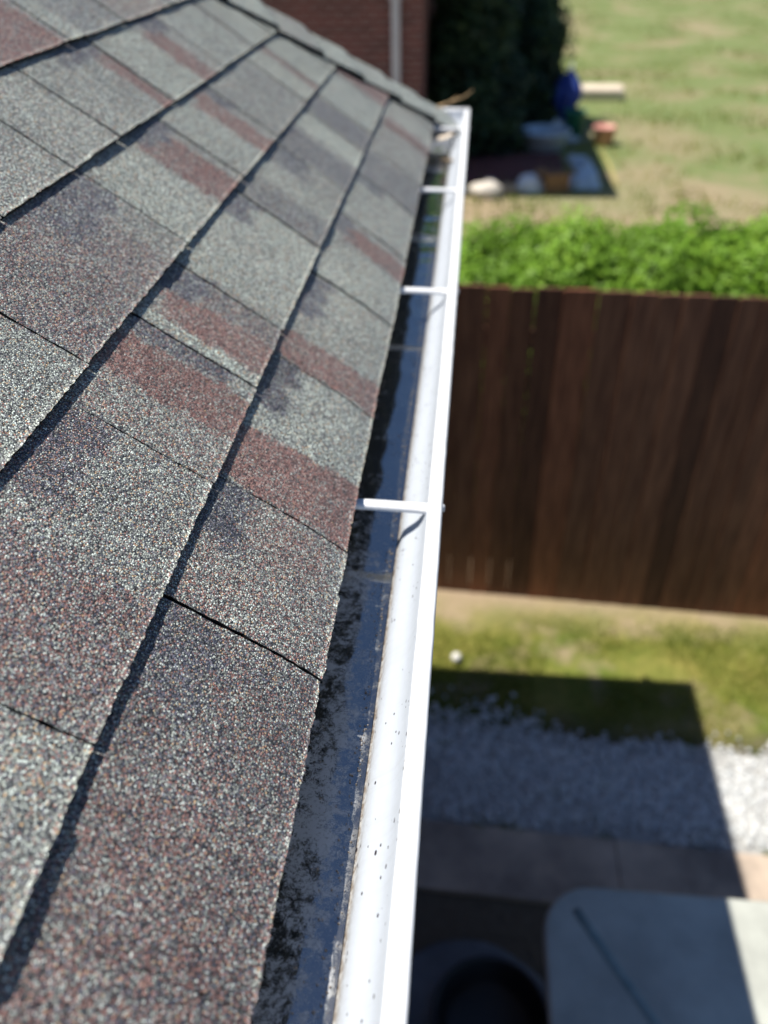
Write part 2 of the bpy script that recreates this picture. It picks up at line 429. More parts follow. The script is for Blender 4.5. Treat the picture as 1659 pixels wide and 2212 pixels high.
me = bpy.data.meshes.new('grass'); me.from_pydata(V, [], F); me.materials.append(M_GRASS)
me.color_attributes.new('leaf', 'FLOAT_COLOR', 'POINT').data.foreach_set('color', col)
tag(link('grass', me), 'short yellow green lawn blades between the gravel and the fence', 'grass', kind='stuff')

# ------------------------------------------------------------------ the house we stand on
PT = R(36.87); UP = Vector((-math.cos(PT), 0, math.sin(PT))); NR = Vector((math.sin(PT), 0, math.cos(PT)))
EX, EZ = -.1015, H - .516                     # shingle edge at the eave
O0 = Vector((EX, 0, EZ)) - NR * .0085
HY, HS = 2.70, -.80                          # hip line y = HY + HS * v
def RP(y, v, h): return O0 + Vector((0, y, 0)) + UP * v + NR * h
house = thing('house', 'low house with weathered grey and red shingle roof and white gutter in the foreground', 'house', (-.45, 1.1, 0))
EXPO = .149
cuts = {0: [-.35, -.07, .19, .445, .61, .87, 1.135, 1.42, 1.67, 1.885, 2.15, 2.42],
        1: [-.25, .04, .30, .59, .77, .92, 1.215, 1.51, 1.80, 1.955, 2.235, 2.45],
        2: [-.2, .10, .35, .645, .97, 1.26, 1.525, 1.82, 2.0, 2.2],
        3: [-.1, .2, .5, .78, .96, 1.11, 1.35, 1.66, 1.91, 2.1],
        4: [.0, .3, .66, .95, 1.285, 1.51, 1.77, 1.95]}
for k in range(5, 12):
    c = [-.3]
    while c[-1] < 2.5: c.append(c[-1] + random.choice([.16, .26, .29, .31]))
    cuts[k] = c
# granule colour patches printed on the shingles, near tabs also darkened for view-dependent shading: row, y0, y1, v0, v1 (fractions), red, dark, pale, softness
patches = [
 (0, .612, .712, 0, 1, .86, 0, 0, .007), (0, .712, .868, 0, 1, 0, .05, .55, .007), (0, .76, .868, .70, 1.1, 0, .9, -.4, .012),
 (0, .872, .945, 0, 1, .8, 0, 0, .008), (0, .96, 1.13, 0, 1, .05, .0, .55, .02), (0, 1.0, 1.13, .72, 1.1, 0, .9, 0, .02),
 (0, 1.13, 1.30, 0, .9, .02, 0, .6, .015), (0, 1.315, 1.385, 0, .78, .85, 0, 0, .008), (0, 1.34, 1.42, .72, 1.1, 0, .8, 0, .015),
 (0, 1.43, 1.66, 0, 1, .04, .1, .6, .02), (0, 1.62, 1.67, .5, 1, 0, .8, 0, .01), (0, 1.67, 1.88, 0, 1, .06, .55, .1, .03), (0, 1.86, 2.14, 0, 1, .10, .1, .3, .03),
 (0, 2.12, 2.21, 0, .85, .7, 0, 0, .012), (0, 2.22, 2.5, 0, 1, .1, .0, .6, .02), (0, .53, .60, .1, .9, .42, .1, 0, .03), (0, .52, .607, .68, 1.1, 0, .95, -.4, .014),
 (0, .44, .53, 0, 1, .28, .1, .15, .03), (0, .30, .44, 0, 1, .28, .42, -.35, .03), (0, .0, .30, 0, 1, .40, .38, -.35, .04), (0, .36, .44, .6, 1.1, .1, .8, -.3, .02),
 (1, .66, .738, 0, 1, .85, 0, 0, .012), (1, .59, .66, 0, 1, .25, .1, .2, .02), (1, .74, .77, .2, 1, .1, .85, 0, .006), (1, .772, .792, 0, 1, 0, 0, .8, .004),
 (1, .795, .865, 0, .85, .82, 0, 0, .010), (1, .865, .915, .0, 1, .3, .4, 0, .02), (1, .85, .918, .65, 1.1, 0, .9, 0, .012),
 (1, .93, 1.21, 0, 1, .03, 0, .75, .02), (1, 1.12, 1.212, .70, 1.1, 0, .85, 0, .02), (1, 1.22, 1.31, 0, 1, .05, .45, .1, .02), (1, 1.33, 1.40, .0, 1, .02, 0, .6, .02),
 (1, 1.42, 1.51, .5, 1.1, 0, .7, 0, .02), (1, 1.52, 1.65, 0, 1, .05, .62, 0, .03), (1, 1.68, 1.78, 0, 1, 0, 0, .9, .015), (1, 1.81, 1.94, 0, 1, .05, .65, .1, .012),
 (1, 1.96, 2.22, 0, 1, 0, .1, .7, .02), (1, 2.25, 2.5, 0, 1, .75, .1, .2, .02), (1, .42, .59, 0, 1, .1, .15, .3, .03), (1, .47, .588, .62, 1.1, .2, .8, -.3, .02),
 (1, .30, .43, 0, 1, .42, .45, -.1, .03), (1, .04, .30, 0, 1, .12, .1, .45, .02),
 (2, .65, .90, 0, 1, .28, .38, -.05, .03), (2, .82, .97, .55, 1.1, .05, .75, -.1, .03), (2, .97, 1.12, 0, .85, 0, .0, .75, .02), (2, 1.13, 1.23, 0, .85, .78, .05, 0, .016), (2, 1.15, 1.258, .72, 1.1, 0, .9, 0, .02),
 (2, 1.27, 1.40, 0, 1, 0, .05, .7, .02), (2, 1.405, 1.475, 0, .85, .76, 0, 0, .012), (2, 1.48, 1.524, .55, 1.1, 0, .8, 0, .015), (2, 1.53, 1.81, 0, 1, .05, .25, .45, .04),
 (2, 1.83, 1.95, 0, 1, .04, 0, .75, .02), (2, 1.955, 1.985, 0, 1, .7, 0, 0, .008), (2, 2.0, 2.3, 0, 1, 0, 0, .8, .02), (2, .3, .64, 0, 1, .03, 0, .35, .03),
 (3, .78, 1.1, 0, 1, .05, .05, .45, .03), (3, 1.12, 1.3, 0, 1, .03, .1, .5, .03), (3, 1.305, 1.345, 0, .78, .82, 0, 0, .008), (3, 1.22, 1.345, .74, 1.1, 0, .8, 0, .03),
 (3, 1.36, 1.52, 0, 1, 0, 0, .75, .02), (3, 1.525, 1.60, 0, .8, .75, 0, 0, .014), (3, 1.56, 1.655, .72, 1.1, 0, .85, 0, .02), (3, 1.67, 1.88, 0, 1, 0, .15, .6, .03), (3, 1.92, 2.2, 0, 1, 0, 0, .9, .02),
 (4, 1.08, 1.27, 0, .95, .75, 0, .1, .03), (4, 1.29, 1.34, 0, 1, 0, 0, .9, .015), (4, 1.36, 1.50, 0, 1, .05, .4, .4, .03), (4, 1.53, 1.74, 0, 1, .35, .1, .5, .04), (4, 1.8, 2.0, 0, 1, .1, .1, .8, .02),
]
for k in range(5, 12):
    for y0 in cuts[k]:
        a, b = y0 + random.uniform(0, .1), y0 + random.uniform(.12, .25); t = random.choice([(.75, 0, 0), (0, .6, 0), (0, 0, .8), (0, 0, .5)])
        patches.append((k, a, b, 0, .9, *t, .015))
byrow = {}
for p in patches: byrow.setdefault(p[0], []).append(p)
def ss(x): x = min(1, max(0, x)); return x * x * (3 - 2 * x)
def blend(k, y, fv):
    r, d, l = .07, .12, .32
    jy = .012 * noise.noise(Vector((y * 30, fv * 7 + k * 9, 1))) + .006 * noise.noise(Vector((y * 90, fv * 25 + k * 9, 4)))
    jv = .12 * noise.noise(Vector((y * 45, k * 5.3, 9)))
    for (_, y0, y1, v0, v1, pr, pd, pl, sf) in byrow.get(k, ()):
        wgt = ss((y + jy - y0) / sf + .5) * ss((y1 - y - jy) / sf + .5) * ss((fv + jv - v0) / .10 + .5 if v0 > .01 else 1) * ss((v1 - fv - jv) / .10 + .5)
        if wgt > 0:
            r += (pr - r) * wgt; d += (pd - d) * wgt; l += (pl - l) * wgt
    d *= .75; r *= .97
    return max(0, r), max(0, d), l * (.75 + .5 * noise.noise(Vector((y * 9, k * 3 + fv, 5)))) + .0
roofV = []; roofF = []; roofM = []; roofC = []
def lift_at(k, y):
    a = noise.noise(Vector((y * 5.0, k * 7.7, 3))); b = noise.cell(Vector((y * 11 + k * 3.3, k * 4.1, 0)))
    c = noise.noise(Vector((y * 30, k * 3.1, 8)))
    return max(0, .0008 + .0010 * a + (.0022 if b > .62 else 0.0) + .0004 * c)
def tab(k, y0, y1, v0, dv):
    fine = .0032 if y0 < 1.0 else .006
    n = max(2, int((y1 - y0) / fine)); nv = 26
    b = len(roofV); dl = random.uniform(0, .0008); sk = random.uniform(-.002, .002)
    vj = random.uniform(-.0012, .0012)
    for i in range(n + 1):
        y = y0 + (y1 - y0) * i / n
        lf = lift_at(k, y) + dl
        for j in range(nv + 1):
            f = j / nv
            e = 0
            if j == 0: e = random.uniform(-.0007, .0007) + .0012 * noise.noise(Vector((y * 60, k, 2)))
            v = v0 + vj + dv * f * 1.04 + e + .0008 * noise.noise(Vector((y * 9, k, 6)))
            h = .0030 + (.0046 + lf) * (1 - f) + .0007 * noise.noise(Vector((y * 14, v * 14, k)))
            if j > nv * .93: h -= .001
            if k == 0 and f < .45: h -= .0055 * (1 - f / .45) ** 2
            ye = y + sk * f
            if i in (0, n): ye += random.uniform(-.0007, .0007)
            ymax = HY + HS * v - .004
            roofV.append(tuple(RP(min(ye, ymax), v, h))); roofC.append(blend(k, y, f))
    st = nv + 1
    for i in range(n):
        for j in range(nv):
            a = b + i * st + j; roofF.append((a, a + st, a + st + 1, a + 1)); roofM.append(0)
    # lower edge, side edges down to the asphalt
    def skirt(idx, depth, m_):
        nb = len(roofV)
        for t in idx:
            p = Vector(roofV[t]); roofV.append(tuple(p - NR * depth)); roofC.append(roofC[t])
        for t in range(len(idx) - 1):
            roofF.append((idx[t], nb + t, nb + t + 1, idx[t + 1])); roofM.append(m_)
        return nb
    dpt = .0052 if k else .006
    nb = skirt([b + i * st for i in range(n + 1)][::-1], dpt, 1)
    skirt([b + j for j in range(st)], .004, 1); skirt([b + n * st + j for j in range(st)][::-1], .004, 1)
GAP = .0030
for k in range(0, 12):
    cs = cuts[k]; v0 = k * EXPO
    for a, b_ in zip(cs, cs[1:] + [9]):
        yh = HY + HS * v0 - .004
        if a > yh - .02: continue
        ga = .0014 if a < .25 else (.0019 if a < .7 else (.0030 if a < 1.0 else .0046)); gb_ = .0014 if b_ < .25 else (.0019 if b_ < .7 else (.0030 if b_ < 1.0 else .0046))
        tab(k, a + ga / 2, min(b_ - gb_ / 2, yh), v0, EXPO)
me = bpy.data.meshes.new('roof')
nf = len(roofV)
Mi = Matrix.Translation((.45, -1.1, 0))
# deck under the shingles, the rest of the slope and the hip end
def addq(pts, m_):
    b = len(roofV)
    for p in pts: roofV.append(tuple(p)); roofC.append((.12, .15, .3))
    roofF.append(tuple(range(b, b + len(pts)))); roofM.append(m_)
V_R = 4.6
addq([RP(-.36, .004, .0005), RP(HY - .01, .004, .0005), RP(HY + HS * 1.9, 1.9, .0005), RP(-.36, 1.9, .0005)], 1)
for k in range(0, int(V_R / EXPO)):            # plain courses on the rest of the slope
    v0 = k * EXPO; y1 = -.352 if k < 12 else HY + HS * v0
    addq([RP(-7, v0, .008), RP(y1, v0, .008), RP(y1 if k < 12 else HY + HS * (v0 + EXPO), v0 + EXPO, .003), RP(-7, v0 + EXPO, .003)], 0)
    addq([RP(-7, v0, .0), RP(y1, v0, .0), RP(y1, v0, .008), RP(-7, v0, .008)], 1)
# hip end slope, falling away from the camera
hipc = RP(HY, 0, 0); cz = math.cos(PT)
def HP(x, v, h): return Vector((x, hipc.y - cz * v + math.sin(PT) * h, hipc.z + math.sin(PT) * v + math.cos(PT) * h))
for k in range(int(V_R / EXPO)):
    v0 = k * EXPO; v1 = v0 + EXPO
    addq([HP(EX - cz * v0, v0, .007), HP(-8, v0, .007), HP(-8, v1, .003), HP(EX - cz * v1, v1, .003)], 0)
    addq([HP(EX - cz * v0, v0, 0), HP(-8, v0, 0), HP(-8, v0, .007), HP(EX - cz * v0, v0, .007)], 1)
me.from_pydata([tuple(Mi @ Vector(p)) for p in roofV], [], roofF); me.update()
me.materials.append(M_SH); me.materials.append(M_ASPH)
me.polygons.foreach_set('material_index', roofM)
sm = [i_m == 0 for i_m in roofM]; me.polygons.foreach_set('use_smooth', sm)
ca = me.color_attributes.new('blend', 'FLOAT_COLOR', 'POINT'); flat = []
for c in roofC: flat += [c[0], c[1], c[2], 1]
ca.data.foreach_set('color', flat)
roof = link('roof', me, house)
# hip caps: folded shingles lapping up the hip
hipdir = (Vector((-cz, -cz, math.sin(PT)))).normalized()
L1 = .150
for i in range(14):
    s0 = -.02 + i * .142
    mbv = []; mbf = []; mbc = []
    nn = 14; na = 10
    tint = random.choice([(.0, .1, 1.0), (.05, .1, .9), (.08, .15, .8)])
    W = .145
    for a in range(-na, na + 1):
        for j in range(nn + 1):
            t = j / nn
            base = hipc + hipdir * (s0 + L1 * 1.25 * t)
            hh = .020 - .011 * t + random.uniform(-.0003, .0003) + (.003 * random.random() if i > 8 else 0)
            dW = abs(a) / na * W
            rnd = max(0, 1 - abs(a) / 2.0) * .006
            if a <= 0: side = Vector((cz * cz, -1, -math.sin(PT) * cz)).normalized(); 
            # wing on our slope runs square to the hip inside the roof plane
            if a <= 0:
                n_ = NR; side = hipdir.cross(n_).normalized(); side = side if side.y < 0 else -side
            else:
                n_ = Vector((0, math.sin(PT), math.cos(PT))); side = hipdir.cross(n_).normalized(); side = side if side.x < 0 else -side
            ej = random.uniform(-.001, .001) if j == 0 else 0
            p = base + side * dW + n_ * (hh + .0) + hipdir * ej - Vector((0, 0, rnd))
            mbv.append(p); mbc.append(tint)
    st = nn + 1
    for a in range(2 * na):
        for j in range(nn):
            q_ = a * st + j; mbf.append((q_, q_ + 1, q_ + st + 1, q_ + st))
    nb = len(mbv)
    # edges
    per = [j for j in range(st)][::-1] + [a * st for a in range(1, 2 * na + 1)] + [2 * na * st + j for j in range(1, st)]
    for t in per: mbv.append(mbv[t] - Vector((0, 0, .008))); mbc.append(tint)
    for t in range(len(per) - 1): mbf.append((per[t], per[t + 1], nb + t + 1, nb + t))
    mm = bpy.data.meshes.new('hip_cap'); mm.from_pydata([tuple(Mi @ p) for p in mbv], [], mbf); mm.update()
    mm.materials.append(M_SH); mm.materials.append(M_ASPH)
    for fi in range(2 * na * nn, len(mbf)): mm.polygons[fi].material_index = 1
    for fi in range(2 * na * nn): mm.polygons[fi].use_smooth = True
    cc = mm.color_attributes.new('blend', 'FLOAT_COLOR', 'POINT'); fl = []
    for c in mbc: fl += [*c, 1]
    cc.data.foreach_set('color', fl)
    link('hip_cap', mm, roof)

# gutter: K-style trough
GZ = H - .530
def gx(y): return .0045 * (y - .7)            # the gutter runs a hair off parallel
inner = [(-.150, -.530 + .0), (-.150, -.592), (-.0635, -.5925), (-.0615, -.5905), (-.0590, -.584), (-.0560, -.5765), (-.0500, -.5700), (-.0430, -.5640), (-.0370, -.5570), (-.0330, -.5490), (-.0300, -.5400), (-.0275, -.5315)]
outer = [(-.0262, -.5300), (-.0240, -.5292), (-.0150, -.5292), (-.0128, -.5302), (-.0120, -.5330), (-.0122, -.5440), (-.0150, -.5460), (-.0215, -.5475), (-.0270, -.5560), (-.0330, -.5680), (-.0460, -.5790), (-.0540, -.5920), (-.0560, -.6000), (-.1540, -.6000), (-.1540, -.5290)]
GY0, GY1 = -2.2, 2.775
def wob(y, x, z): return (gx(y) + .0007 * noise.noise(Vector((y * 3, 0, 5))), H + .0009 * noise.noise(Vector((y * 2.2, x * 10, 5))))
def wob2(y, x, z):
    a, b = wob(y, x, z)
    return (a + (.0005 * noise.noise(Vector((y * 40, 1, 2))) if z > -.535 else 0), b)
mb = MB(); mb.sweep(inner[2:] + outer, GY0, GY1, 500, wob=wob2)
# far end: mitred corner with a return run along the hip end
prof_ = inner[2:] + outer; kk = len(prof_)
for j, (px, pz) in enumerate(prof_):
    i_ = 500 * kk + j; vx = mb.v[i_]; mb.v[i_] = (vx[0], GY1 + px + .012, vx[2])
ret = MB(); b0 = len(mb.v)
for t in range(2):
    for j, (px, pz) in enumerate(prof_):
        v0_ = mb.v[500 * kk + j]; mb.v.append(v0_ if t == 0 else (-4.6, v0_[1], v0_[2]))
for j in range(kk - 1): mb.f.append((b0 + j, b0 + j + 1, b0 + kk + j + 1, b0 + kk + j)); mb.m.append(0); mb.sm.append(True)
gut = mb.build('gutter', M_GUT, house)
mb = MB()
def ff(u, v):
    y = GY0 + (GY1 - .06 - GY0) * u; x = -.150 + (.0870) * v
    return (x + gx(y) * v, y, H - .5905 + .0008 * noise.noise(Vector((y * 25, x * 30, 1))))
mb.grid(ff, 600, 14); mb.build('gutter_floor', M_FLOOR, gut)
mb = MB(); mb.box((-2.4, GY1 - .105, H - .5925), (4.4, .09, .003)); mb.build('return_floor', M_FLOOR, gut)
def hanger(y):
    mb = MB()
    n = 10; r = .0072
    x0, x1 = -.150, -.0255 + gx(y)
    ring0 = []
    prof = [(r * math.cos(t), r * .62 * math.sin(t)) for t in [math.pi * i / n for i in range(n + 1)]] + [(-r, -.0028), (-r * .5, -.0034), (r * .5, -.0034), (r, -.0028)]
    b = len(mb.v); k = len(prof)
    for i in range(9):
        x = x0 + (x1 - x0) * i / 8; zz = H - .5372 + .0010 * math.sin(i / 8 * math.pi)
        for px, pz in prof: mb.v.append((x, y + px - .004 * i / 8, zz + pz))
    for i in range(8):
        for j in range(k):
            j2 = (j + 1) % k; mb.f.append((b + i * k + j, b + i * k + j2, b + (i + 1) * k + j2, b + (i + 1) * k + j)); mb.m.append(0); mb.sm.append(j < n)
    mb.f.append(tuple(b + j for j in range(k))); mb.m.append(0); mb.sm.append(False)
    mb.f.append(tuple(b + 8 * k + j for j in range(k))[::-1]); mb.m.append(0); mb.sm.append(False)
    h_ = mb.build('hanger', M_HANG, gut)
    sc_ = MB(); sc_.tube([(-.0125 + gx(y), y - .002, H - .5375), (-.0108 + gx(y), y - .002, H - .5375), (-.0098 + gx(y), y - .002, H - .5375)], [.0048, .0044, .0026], 10)
    sc_.build('screw', M_WHITE, gut)
M_HANG = simple('hanger_paint', (.66, .67, .68), (.80, .81, .82), 180, .38, 0, 3, (1, 1, 1), .5, .3, .5)
for y in (-.51, .10, .716, 1.328, 1.92, 2.53): hanger(y)
# fascia, soffit, walls
mb = MB(); mb.box((-.166, (GY0 + 2.66) / 2 - 2.3, H - .615), (.022, 2.66 + 7 - .2, .17)); mb.box((-4.2, 2.655, H - .615), (8.05, .022, .17))
mb.build('fascia', M_WHITE, house)
mb = MB(); mb.box((-.31, -2.2, H - .706), (.30, 9.66, .01)); mb.box((-4.2, 2.50, H - .706), (7.6, .30, .01)); mb.build('soffit', M_SOFFIT, house)
mb = MB(); mb.box((-.52, -2.3, (H - .715) / 2), (.14, 9.4, H - .715)); mb.box((-4.3, 2.33, (H - .715) / 2), (7.5, .14, H - .716)); mb.build('wall', M_BRICK, house)

# debris at the far end of the gutter
def lumpy(name, c, s, m, label, cat, group=None, n=18, fl=.6, rz=0):
    t = MB(); sd_ = random.uniform(0, 50)
    def fn(u, v):
        th = 2 * math.pi * u; ph = math.pi * (v - .5)
        p = Vector((math.cos(th) * math.cos(ph), math.sin(th) * math.cos(ph), math.sin(ph)))
        k = 1 + .28 * noise.noise(p * 1.6 + Vector((sd_, 0, 0))) + .1 * noise.noise(p * 5 + Vector((sd_, 0, 0)))
        q_ = Matrix.Rotation(rz, 3, 'Z') @ Vector((p.x * s[0] * k, p.y * s[1] * k, max(p.z, -fl) * s[2] * k))
        return (c[0] + q_.x, c[1] + q_.y, c[2] + q_.z)
    t.grid(fn, n, n // 2); o = t.build(name, m); tag(o, label, cat, group); return o
def leaf(c, s, rz, rx, m, label, cat='leaf'):
    t = MB()
    Mr = Matrix.Rotation(rz, 3, 'Z') @ Matrix.Rotation(rx, 3, 'X')
    def fn(u, v):
        y = (u - .5) * 2; wd = max(.02, 1 - y * y) ** .7 * .55; x = (v - .5) * 2 * wd
        p = Mr @ Vector((x * s, y * s, abs(x) * s * .35 + .25 * s * y * y)); return (c[0] + p.x, c[1] + p.y, c[2] + p.z)
    t.grid(fn, 10, 6); o = t.build('dead_leaf', m); tag(o, label, cat, 'leaves caught in the gutter end')
    sol = o.modifiers.new('thick', 'SOLIDIFY'); sol.thickness = .0008
leaf((-.075, 2.60, H - .545), .035, .4, .3, simple('pale_leaf', (.62, .64, .68), (.7, .7, .74), 30), 'pale grey crumpled leaf farthest along the gutter')
leaf((-.072, 2.48, H - .555), .032, 1.7, -.25, simple('cream_leaf', (.66, .55, .42), (.75, .66, .55), 30), 'cream dry leaf in the gutter, just nearer than the pale grey one')
leaf((-.058, 2.30, H - .572), .030, 2.6, .2, simple('brown_leaf', (.20, .14, .08), (.28, .20, .11), 30), 'brown dead leaf in the gutter, nearest of the three')
t = MB(); t.tube([(-.12, 2.68, H - .515), (-.07, 2.72, H - .505), (-.02, 2.78, H - .498), (.004, 2.83, H - .488)], [.003, .0028, .0022, .0012], 7)
t.tube([(-.10, 2.69, H - .512), (-.06, 2.73, H - .503), (-.045, 2.78, H - .496)], [.0022, .0018, .001], 6)
tag(t.build('twig', simple('tan_twig', (.42, .28, .14), (.55, .38, .2), 40)), 'thin tan twig poking out over the far corner of the gutter', 'twig')

# ------------------------------------------------------------------ patio table and bowl below
tb = thing('patio_table', 'pale rounded patio table below the gutter with a diagonal crease in its top', 'table', (.92, .75, 0))
TH = .71; X0, X1, Y0, Y1, RR = .305, 1.75, -.1, 1.285, .15
def rrect(inset, z, n=8):
    pts = []
    for cx, cy, a0 in ((X1 - RR, Y1 - RR, 0), (X0 + RR, Y1 - RR, 90), (X0 + RR, Y0 + RR, 180), (X1 - RR, Y0 + RR, 270)):
        for i in range(n + 1):
            a = R(a0 + 90 * i / n); pts.append((cx + (RR - inset) * math.cos(a), cy + (RR - inset) * math.sin(a), z))
    return pts
mb = MB(); rings = [rrect(.012, TH - .034), rrect(.0, TH - .026), rrect(0, TH - .008), rrect(.008, TH), rrect(.02, TH + .001)]
for a, b in zip(rings, rings[1:]):
    for i in range(len(a)):
        j = (i + 1) % len(a); mb.quad([a[i], a[j], b[j], b[i]], 0, True)
mb.quad(rings[-1]); mb.quad(rings[0][::-1]); mb.build('tabletop', M_TABLE, tb)
mb = MB()
a = Vector((.40, 1.21, TH + .003)); b = Vector((1.05, .30, TH + .003)); pts = []
for i in range(13):
    p = a.lerp(b, i / 12); p.x += -.03 * math.sin(i / 12 * math.pi); pts.append(p)
for p in pts: p.z -= .0185
mb.tube(pts, .022, 12); mb.build('crease', simple('crease_seam', (.20, .28, .28), (.30, .37, .36), 20), tb)
for lx, ly in ((X0 + .14, Y1 - .14), (X1 - .14, Y1 - .14), (X0 + .14, Y0 + .14), (X1 - .14, Y0 + .14)):
    mb = MB(); mb.tube([(lx, ly, 0), (lx, ly, TH - .034)], [.022, .026], 12); mb.build('leg', M_DARKM, tb)
bowl = thing('water_bowl', 'black round rubber bowl on a grey stone disc beside the patio table', 'bowl', (.19, 1.12, .055))
mb = MB(); mb.lathe([(.0, .004), (.13, .004), (.15, .02), (.175, .09), (.18, .098), (.186, .098), (.186, .088), (.160, .0), (.0, .0)], (.19, 1.12, .055), 36); mb.build('basin', mat('black_rubber', (.012, .013, .016), .45), bowl)
mb = MB(); mb.tube([(.19 + .186 * math.cos(t), 1.12 + .186 * math.sin(t), .152) for t in [2 * math.pi * i / 36 for i in range(37)]], .008, 8, cap=False); mb.build('rim', mat('rubber_rim', (.02, .022, .03), .35), bowl)
mb = MB(); mb.lathe([(0, .05), (.33, .05), (.35, .042), (.355, .0)], (.12, 1.06, .002), 40, jit=.04)
tag(mb.build('stone_disc', simple('grey_paver', (.11, .125, .14), (.19, .21, .23), 5, .9, .003)), 'round grey stepping slab under the black bowl', 'paving slab')

# ------------------------------------------------------------------ fence
fe = thing('fence', 'tall dark brown stained picket fence across the yard behind the lawn strip', 'fence', (1.2, 3.26, 0), -.035)
FB = lambda x: 3.300 + (x) * math.tan(-.055)
q = N(M_WOOD); oi = q.n('ShaderNodeObjectInfo').outputs['Random']
src = q.b.inputs['Base Color'].links[0].from_socket
q.base(q.mix(1.0, src, q.ramp(oi, [(0, (.42, .36, .36)), (.3, (.85, .72, .64)), (.6, (1.12, 1.02, .95)), (1, (1.5, 1.15, .98))]), 'MULTIPLY'))
x = -1.6; i = 0
while x < 5.2:
    wd = random.choice([.088, .10, .112, .138]) + random.uniform(-.003, .003); hgt = 1.735 + random.uniform(-.006, .006) + .004 * x
    yb = FB(x) + random.uniform(-.0008, .0008); lean = random.uniform(-.0008, .0008)
    mb = MB(); th = .016; c = .008
    o2 = [(-wd / 2, 0), (wd / 2, 0), (wd / 2, hgt - c), (wd / 2 - c, hgt), (-wd / 2 + c, hgt), (-wd / 2, hgt - c)]
    fr = [(x + wd / 2 + a + lean * b, yb, b) for a, b in o2]; bk = [(p[0], p[1] + th, p[2]) for p in fr]
    mb.quad(fr); mb.quad(bk[::-1])
    for k in range(6): mb.quad([fr[k], bk[k], bk[(k + 1) % 6], fr[(k + 1) % 6]])
    pk = mb.build('picket', M_WOOD, fe)
    x += wd + random.choice([.0007, .0012, .0018]); i += 1
for z in (.28, .9, 1.5):
    mb = MB(); mb.box((1.8, FB(1.8) + .037, z), (6.8, .036, .085), rz=-.055); mb.build('rail', M_WOOD, fe)
for px in (-1.2, 1.0, 3.2, 5.0):
    mb = MB(); mb.box((px, FB(px) + .10, .84), (.09, .085, 1.68)); mb.build('post', M_WOOD, fe)

# ------------------------------------------------------------------ plants
def crown(name, blobs, n, size, m, parent, shell=.35, up=.4):
    qs = []; tot = sum(b[3] ** 2 for b in blobs)
    for (cx, cy, cz_, r, sz) in [(b[0], b[1], b[2], b[3], b[4]) for b in blobs]:
        k = int(n * r * r / tot)
        for _ in range(k):
            d = Vector((random.gauss(0, 1), random.gauss(0, 1), random.gauss(0, 1))).normalized()
            rr = r * (1 - shell * random.random() ** 1.5) * (1 + .22 * noise.noise(d * 2.5 + Vector((cx * 3, cy, cz_))))
            p = Vector((cx, cy, cz_)) + Vector((d.x * rr, d.y * rr, d.z * rr * sz))
            if p.z < .02: continue
            sh = .45 + .8 * noise.noise(p * 3.1) + random.gauss(0, .2)
            qs.append((p, size * random.uniform(.6, 1.4), d + Vector((random.gauss(0, .5), random.gauss(0, .5), random.gauss(0, .5) + up)), min(1, max(0, sh)), .5))
    return leafy(name, qs, m, parent)
G_H = 'green shrubs growing behind the fence'
sh_specs = [(-.05, 4.15, .46, 1.62, 'low bright green shrub behind the fence, next to the gutter'), (.50, 4.25, .50, 1.72, 'bright green shrub with a raised tuft behind the fence, second from the gutter'),
            (1.10, 4.25, .50, 1.72, 'bright green shrub behind the middle of the fence, third from the gutter'), (1.68, 4.3, .52, 1.75, 'bright green shrub behind the fence at the right edge of the photo'),
            (2.35, 4.35, .55, 1.76, 'bright green shrub farthest right behind the fence')]
for (px, py, r, top, lab) in sh_specs:
    s = thing('shrub', lab, 'shrub', (px, py, 0), 0, G_H)
    bl_ = [(px, py, top - r * 1.0, r, 1.0), (px - .3, py, top - r * .85, r * .7, 1), (px + .3, py, top - r * .85, r * .7, 1), (px - .22, py + .1, top - r * 1.35, r * .8, 1), (px + .25, py - .1, top - r * 1.3, r * .8, 1), (px, py + .05, .55, r * 1.0, 1.1)]
    for _ in range(16): bl_.append((px + random.uniform(-.55, .55), py + random.gauss(0, .15), top - random.uniform(.12, .38), random.uniform(.10, .2), 1))
    crown('crown', bl_, 40000, .025, M_LEAF1, s, .5, .6)
    for _ in range(1):
        mb = MB()
        for a in range(5):
            an = a * 1.26; mb.tube([(px, py, 0), (px + .1 * math.cos(an), py + .1 * math.sin(an), .5), (px + .3 * math.cos(an), py + .3 * math.sin(an), top - .45)], [.022, .016, .006], 6)
        mb.build('trunk', M_BARK, s)
def evergreen(px, py, h, r, lab, n, size=.09):
    s = thing('evergreen_tree', lab, 'tree', (px, py, 0), 0, 'dark evergreens beside the brick house')
    bl_ = []; k = 9
    for i in range(k):
        t = i / (k - 1); rr = r * (1 - .5 * t * t) ; bl_.append((px + random.gauss(0, .08), py + random.gauss(0, .08), .45 + (h - .8) * t, rr, .9))
        for _ in range(3):
            an = random.uniform(0, 6.3); bl_.append((px + rr * .55 * math.cos(an), py + rr * .55 * math.sin(an), .4 + (h - 1) * t + random.uniform(-.2, .2), rr * .5, .9))
    crown('crown', bl_, n, size, M_LEAF2, s, .6, .3)
    mb = MB(); mb.tube([(px, py, 0), (px + .03, py, h * .5), (px, py + .03, h * .9)], [.13, .08, .02], 9); 
    for i in range(10):
        an = i * 2.4; z = .6 + i * h * .07; mb.tube([(px, py, z), (px + r * .5 * math.cos(an), py + r * .5 * math.sin(an), z + .25)], [.03, .008], 5)
    mb.build('trunk', M_BARK, s)
evergreen(.02, 12.9, 2.5, .78, 'dark evergreen tree standing close against the brick house corner', 26000)
evergreen(.78, 14.9, 2.6, .80, 'dark evergreen tree to the right of the one at the brick corner', 26000)
evergreen(-.1, 15.6, 2.7, .9, 'dark evergreen tree half hidden behind the other two', 20000)

